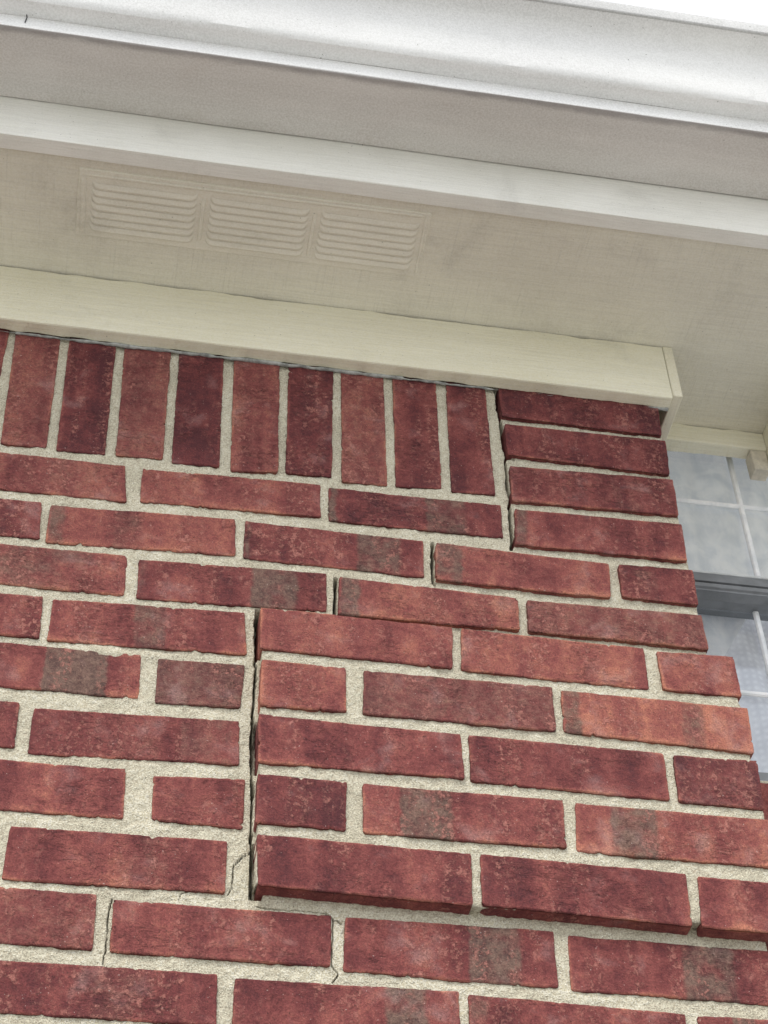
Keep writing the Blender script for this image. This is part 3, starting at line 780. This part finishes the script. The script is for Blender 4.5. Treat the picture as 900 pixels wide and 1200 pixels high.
def cloth(name, y, xf, zf, mat, label, cat, seed, amp=.0035, xl0=None):
    nu, nv = 60, 60
    U, W = np.meshgrid(np.linspace(0, 1, nu), np.linspace(0, 1, nv), indexing='ij')
    Z_ = zf[0] + (zf[1] - zf[0]) * W
    xr = xf(Z_)
    xl = xl0(Z_) if xl0 else .57
    X_ = xl + (xr - xl) * U
    Y_ = y + amp * np.sin(X_ * 130 + 1.5 * np.sin(Z_ * 9)) + .008 * vn(X_ * 12, Z_ * 9, seed)
    f_ = grid_faces(nu, nv)
    o = mesh_obj(name, np.stack([X_, Y_, Z_], -1).reshape(-1, 3), f_, mat, None, origin=(.8, y, zf[0]))
    return tag(o, label, cat)
def xf(z):
    return np.where(z > .14, 1.02, np.interp(z, [-.2, .04, .14], [.545, .672, .733]))
cloth('sheer_curtain', .188, xf, (-.19, .52), M_SHEER, 'pale sheer curtain drawn aside diagonally behind the window glass', 'curtain', 5)
cloth('voile_curtain', .215, lambda z: 1.02 + z * 0, (-.19, .52), M_VOILE, 'blue grey woven curtain hanging behind the pale sheer one', 'curtain', 9, xl0=lambda z: np.clip(xf(z) - .11, .57, .9))

# ---------------------------------------------------------------- eave
XL, XR = -1.1, 1.5
SOF = .351
soffit = empty('soffit', (.2, -.05, SOF), 'cream painted eave underside with brush marks and a louvered vent', 'soffit')
VX0, VX1, VY0, VY1 = -.147, .258, -.170, -.078
xs = np.unique(np.concatenate([np.linspace(XL, -.3, 20), np.linspace(-.3, .95, 220), np.linspace(.95, XR, 12)]))
ys = np.linspace(-.1825, .1215, 70)
X, Y = np.meshgrid(xs, ys, indexing='ij')
Z = SOF + .0011 * fbm(X * 5, Y * 5, 61, 3)
fl = mesh_obj('soffit_panel', np.stack([X, Y, Z], -1).reshape(-1, 3), grid_faces(*X.shape), M_SOFFIT, soffit)
# strip between the panel and the fascia
sweep_x('soffit_edge_strip', [(-.1820, .3535), (-.1815, .3500), (-.1830, .3492), (-.2030, .3488), (-.2030, .3530)], np.linspace(XL, XR, 200), M_VENT, soffit, jit=.0006, seed=9)
# vent: a painted-over plate with three banks of seven louvers
vent = box('vent', VX0, VX1, VY0, VY1, SOF - .0016, SOF + .003, M_VENT, soffit, b=.0012)
def louver(x0, x1, ye):
    hw = (x1 - x0) / 2; xc = (x0 + x1) / 2; r = .0085
    U = np.linspace(-1, 1, 46); S_ = np.array([0, .0004, .0010, .0019, .0032, .0048, .0064, .0078])
    X_, D_ = np.meshgrid(xc + U * hw, S_, indexing='ij')
    t = np.clip((np.abs(X_ - xc) - (hw - r)) / r, 0, 1)
    yedge = ye - .0075 * (1 - np.sqrt(1 - t * t * .98))
    h = np.interp(D_, S_, [0, .0008, .0014, .0017, .0015, .0010, .0005, 0]) * (1 - t ** 3)
    Z_ = SOF - .0019 - h - .0002 * vn(X_ * 400, D_ * 400, 3)
    o = mesh_obj('louver', np.stack([X_, yedge - D_, Z_], -1).reshape(-1, 3), grid_faces(*X_.shape), M_VENT, vent)
    return o
for (a, b_) in ((-.131, -.012), (.003, .117), (.131, .246)):
    for k in range(7):
        louver(a, b_, -.0865 - k * .0097)
def rib(p0, p1, w, h, name='vent_rib'):
    n = 14; v = []; p0 = np.array(p0); p1 = np.array(p1); d = (p1 - p0) / np.linalg.norm(p1 - p0); nn = np.array([-d[1], d[0]])
    A = np.linspace(0, math.pi, 7)
    G = []
    for i in range(n):
        t = i / (n - 1); c = p0 + (p1 - p0) * t; e = min(1, 6 * min(t, 1 - t) + .3)
        G.append([(c[0] + nn[0] * w * math.cos(a), c[1] + nn[1] * w * math.cos(a), SOF - .0018 - h * e * math.sin(a)) for a in A])
    G = np.array(G)
    return mesh_obj(name, G.reshape(-1, 3), grid_faces(n, 7), M_VENT, vent)
for x in (-.0045, .124):
    rib((x, -.150), (x, -.090), .0022, .0016)
rib((-.141, -.160), (-.139, -.082), .0030, .0012)
rib((.252, -.166), (.254, -.080), .0016, .0012)
rib((-.139, -.162), (.250, -.165), .0020, .0010)
tag(vent, 'painted over vent plate with three banks of louvers')

# fascia, gutter
fz0, fz1 = .3455, .54
fas = sweep_x('fascia_board', [(-.2035, fz1), (-.2040, .3462), (-.2034, .3456), (-.1995, .3455), (-.1845, .3460), (-.1840, fz1)], np.linspace(XL, XR, 260), M_FASCIA, None, jit=.0007, seed=21, origin=(.2, -.194, fz0))
tag(fas, 'pale painted fascia board directly under the gutter, bright along its lower edge', 'fascia')
gut = empty('gutter', (.2, -.25, .42), 'white painted metal rain gutter along the roof edge at the top', 'gutter')
def arc(c, r0, r1, a0, a1, n):
    return [(c[0] + r0 * math.cos(math.radians(a)), c[1] + r1 * math.sin(math.radians(a))) for a in np.linspace(a0, a1, n)]
gx = np.linspace(XL, XR, 240)
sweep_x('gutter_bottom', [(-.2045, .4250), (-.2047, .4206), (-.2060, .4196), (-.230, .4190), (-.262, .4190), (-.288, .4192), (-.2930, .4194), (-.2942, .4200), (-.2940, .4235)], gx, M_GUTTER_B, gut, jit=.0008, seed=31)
front = [(-.2935, .4202), (-.2946, .4212), (-.2947, .432), (-.2945, .4442)]
front2 = [(-.2945, .4443), (-.3010, .4445), (-.3080, .4452), (-.3130, .4466), (-.3165, .4500), (-.3190, .4570), (-.3212, .4670), (-.3235, .4780), (-.3262, .4900),
          (-.3290, .5010), (-.3322, .5110), (-.3365, .5190), (-.3420, .5240), (-.3490, .5270), (-.3550, .5285), (-.3590, .5292)]
sweep_x('gutter_base_band', front, gx, M_GUTTER, gut, jit=.0005, seed=33)
sweep_x('gutter_front', front2, gx, M_GUTTER, gut, jit=.0005, seed=33)
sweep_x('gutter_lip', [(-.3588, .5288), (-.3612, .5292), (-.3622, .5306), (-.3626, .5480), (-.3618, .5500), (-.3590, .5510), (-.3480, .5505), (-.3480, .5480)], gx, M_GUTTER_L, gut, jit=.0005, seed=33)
tw = []
A = np.linspace(0, 2 * math.pi, 7)[:-1]
pts = [(-.2210, -.2955, .4300), (-.2200, -.2962, .4400), (-.2212, -.2975, .4465), (-.2210, -.3050, .4500), (-.2190, -.3130, .4560), (-.2165, -.318, .4625)]
for i, p in enumerate(pts):
    rr = .0007 * (1 - .1 * i)
    tw.append([(p[0] + rr * math.cos(a), p[1] + .3 * rr * math.sin(a), p[2] + rr * math.sin(a)) for a in np.append(A, A[0])])
tag(mesh_obj('twig', np.array(tw).reshape(-1, 3), grid_faces(len(pts), 7), M_TWIG, None, origin=pts[0]), 'tiny dark twig stuck to the gutter front at the top left', 'twig')

# frieze boards
def board_x(name, x0, x1, y0, y1, z0, z1, mat, parent, seed, n=260):
    prof = [(y1, z0 + .0006), (y1 - .001, z0), (y0 + .0025, z0), (y0 + .0008, z0 + .0006), (y0, z0 + .0025)] + [(y0, z) for z in np.linspace(z0 + .01, z1 - .01, 6)] + [(y0, z1 - .001), (y0 + .0008, z1), (y1, z1)]
    P_ = np.array(prof); xs_ = np.linspace(x0, x1, n)
    X_ = np.repeat(xs_[:, None], len(P_), 1); Y_ = np.repeat(P_[None, :, 0], n, 0).copy(); Z_ = np.repeat(P_[None, :, 1], n, 0).copy()
    Y_ += .0007 * fbm(X_ * 7, Z_ * 30, seed, 3); Z_ += .0009 * fbm(X_ * 9, Y_ * 3, seed + 3, 4)
    top = np.zeros(len(P_)); top[-3:] = 1
    Z_ += top[None] * .0030 * fbm(X_ * 38, X_ * 0, seed + 8, 5) - top[None] * .0004
    bot = np.zeros(len(P_)); bot[:2] = 1
    Z_ += bot[None] * .0022 * fbm(X_ * 60, X_ * 0, seed + 12, 4)
    V_ = np.stack([X_, Y_, Z_], -1)
    F_ = grid_faces(n, len(P_))
    nn = V_.reshape(-1, 3)
    F_ = [tuple(q) for q in F_] + [tuple(range(len(P_))), tuple(range((n - 1) * len(P_), n * len(P_)))[::-1]]
    return fix_normals(mesh_obj(name, nn, F_, mat, parent, smooth=False))
fr = empty('frieze_board', (.2, -.01, .252), 'long cream frieze board above the soldier bricks, mitred round the brick corner', 'trim board')
board_x('board', XL, .5762, -.0200, -.0025, .2535, .3500, M_FRIEZE, fr, 71)
# return board along the right side of the corner
rb = box('return_board', .5772, .5895, -.0206, .0975, .2570, .3505, M_FRIEZE_Y, fr, b=.0010)
tag(rb, 'short return board closing the right end')
# torn caulk below the board
ck = []
xs_ = np.linspace(-.30, .575, 420)
A = np.linspace(0, math.pi * 2, 7)
for x in xs_:
    k = .5 + 1.6 * float(fbm(np.array(x * 26), np.array(0.), 5, 3)) + (.5 if -.2 < x < .25 else -.15)
    rr = .0021 * min(1.3, max(.12, k)); dz = .0016 * float(fbm(np.array(x * 70), np.array(3.), 6, 3))
    ck.append([(x, -.0016 + rr * 1.1 * math.cos(a), .2518 + dz + rr * math.sin(a) * .8) for a in A])
mesh_obj('caulk', np.array(ck).reshape(-1, 3), grid_faces(len(xs_), 7), M_CAULK, fr)

fb = empty('frieze_board', (.75, .11, .318), 'cream frieze board directly above the recessed window, tight under the soffit', 'trim board')
board_x('board', .5600, .7455, .0990, .1195, .3180, .3498, M_FRIEZE, fb, 91, 80)
board_x('board', .7675, XR, .0990, .1195, .3180, .3498, M_FRIEZE, fb, 95, 80)
fe = empty('frieze_board', (.755, .05, .30), 'cream board end beside the window top at the right picture edge', 'trim board')
box('board', .7462, .7662, -.02, .1200, .2900, .3502, M_FRIEZE_Y, fe, b=.001)
box('board_end', .7240, .7450, .1010, .1215, .2815, .3176, M_TRIM, fe, b=.001)

# house body and roof against sky leaks; gap added so sky backlights the curtains
house = empty('house_wall', (-.2, .33, GZ), 'plain unseen inner house wall behind the brick face, left open so sky backlights the curtains', 'wall')
box('wall_panel', -1.1, .55, .30, .36, -2.9, 1.0, M_TRIM, house)
box('wall_panel', .55, 1.5, .30, .36, -2.9, -.22, M_TRIM, house)
box('wall_panel', 1.08, 1.5, .30, .36, -.22, 1.0, M_TRIM, house)
roofv = [(XL, -.30, .545), (XR, -.30, .545), (XR, 2.2, 1.75), (XL, 2.2, 1.75), (XL, -.30, .56), (XR, -.30, .56), (XR, 2.2, 1.77), (XL, 2.2, 1.77)]
M_ROOF = plain('grey_roof_shingle', (.09, .085, .08), .9, var=.4, sc=60)
roof = fix_normals(mesh_obj('roof', roofv, [(0, 1, 2, 3), (4, 5, 6, 7), (0, 1, 5, 4), (1, 2, 6, 5), (2, 3, 7, 6), (3, 0, 4, 7)], M_ROOF, None, smooth=False, origin=(.2, .9, 1.1)))
tag(roof, 'grey pitched roof deck above the gutter', 'roof')

# ---------------------------------------------------------------- ground
def ground_material():
    mt, nt, bs = new_mat('dry_lawn_and_concrete'); b = NB(nt)
    v = b.coords()
    n = b.noise(v, .8, 5, .6); n2 = b.noise(v, 14, 4, .7)
    col = b.mix(b.rmp(n, .4, .6), (.31, .305, .29), (.42, .415, .40))
    col = b.mix(b.rmp(n2, .4, .7, 0, .25), col, (.20, .21, .15))
    b.l(col, bs.inputs['Base Color']); bs.inputs['Roughness'].default_value = .95
    return mt
g = mesh_obj('ground', [(-300, -300, GZ), (300, -300, GZ), (300, 300, GZ), (-300, 300, GZ)], [(0, 1, 2, 3)], ground_material(), None, smooth=False)
tag(g, 'dry lawn and pale concrete at the foot of the house', kind='structure')
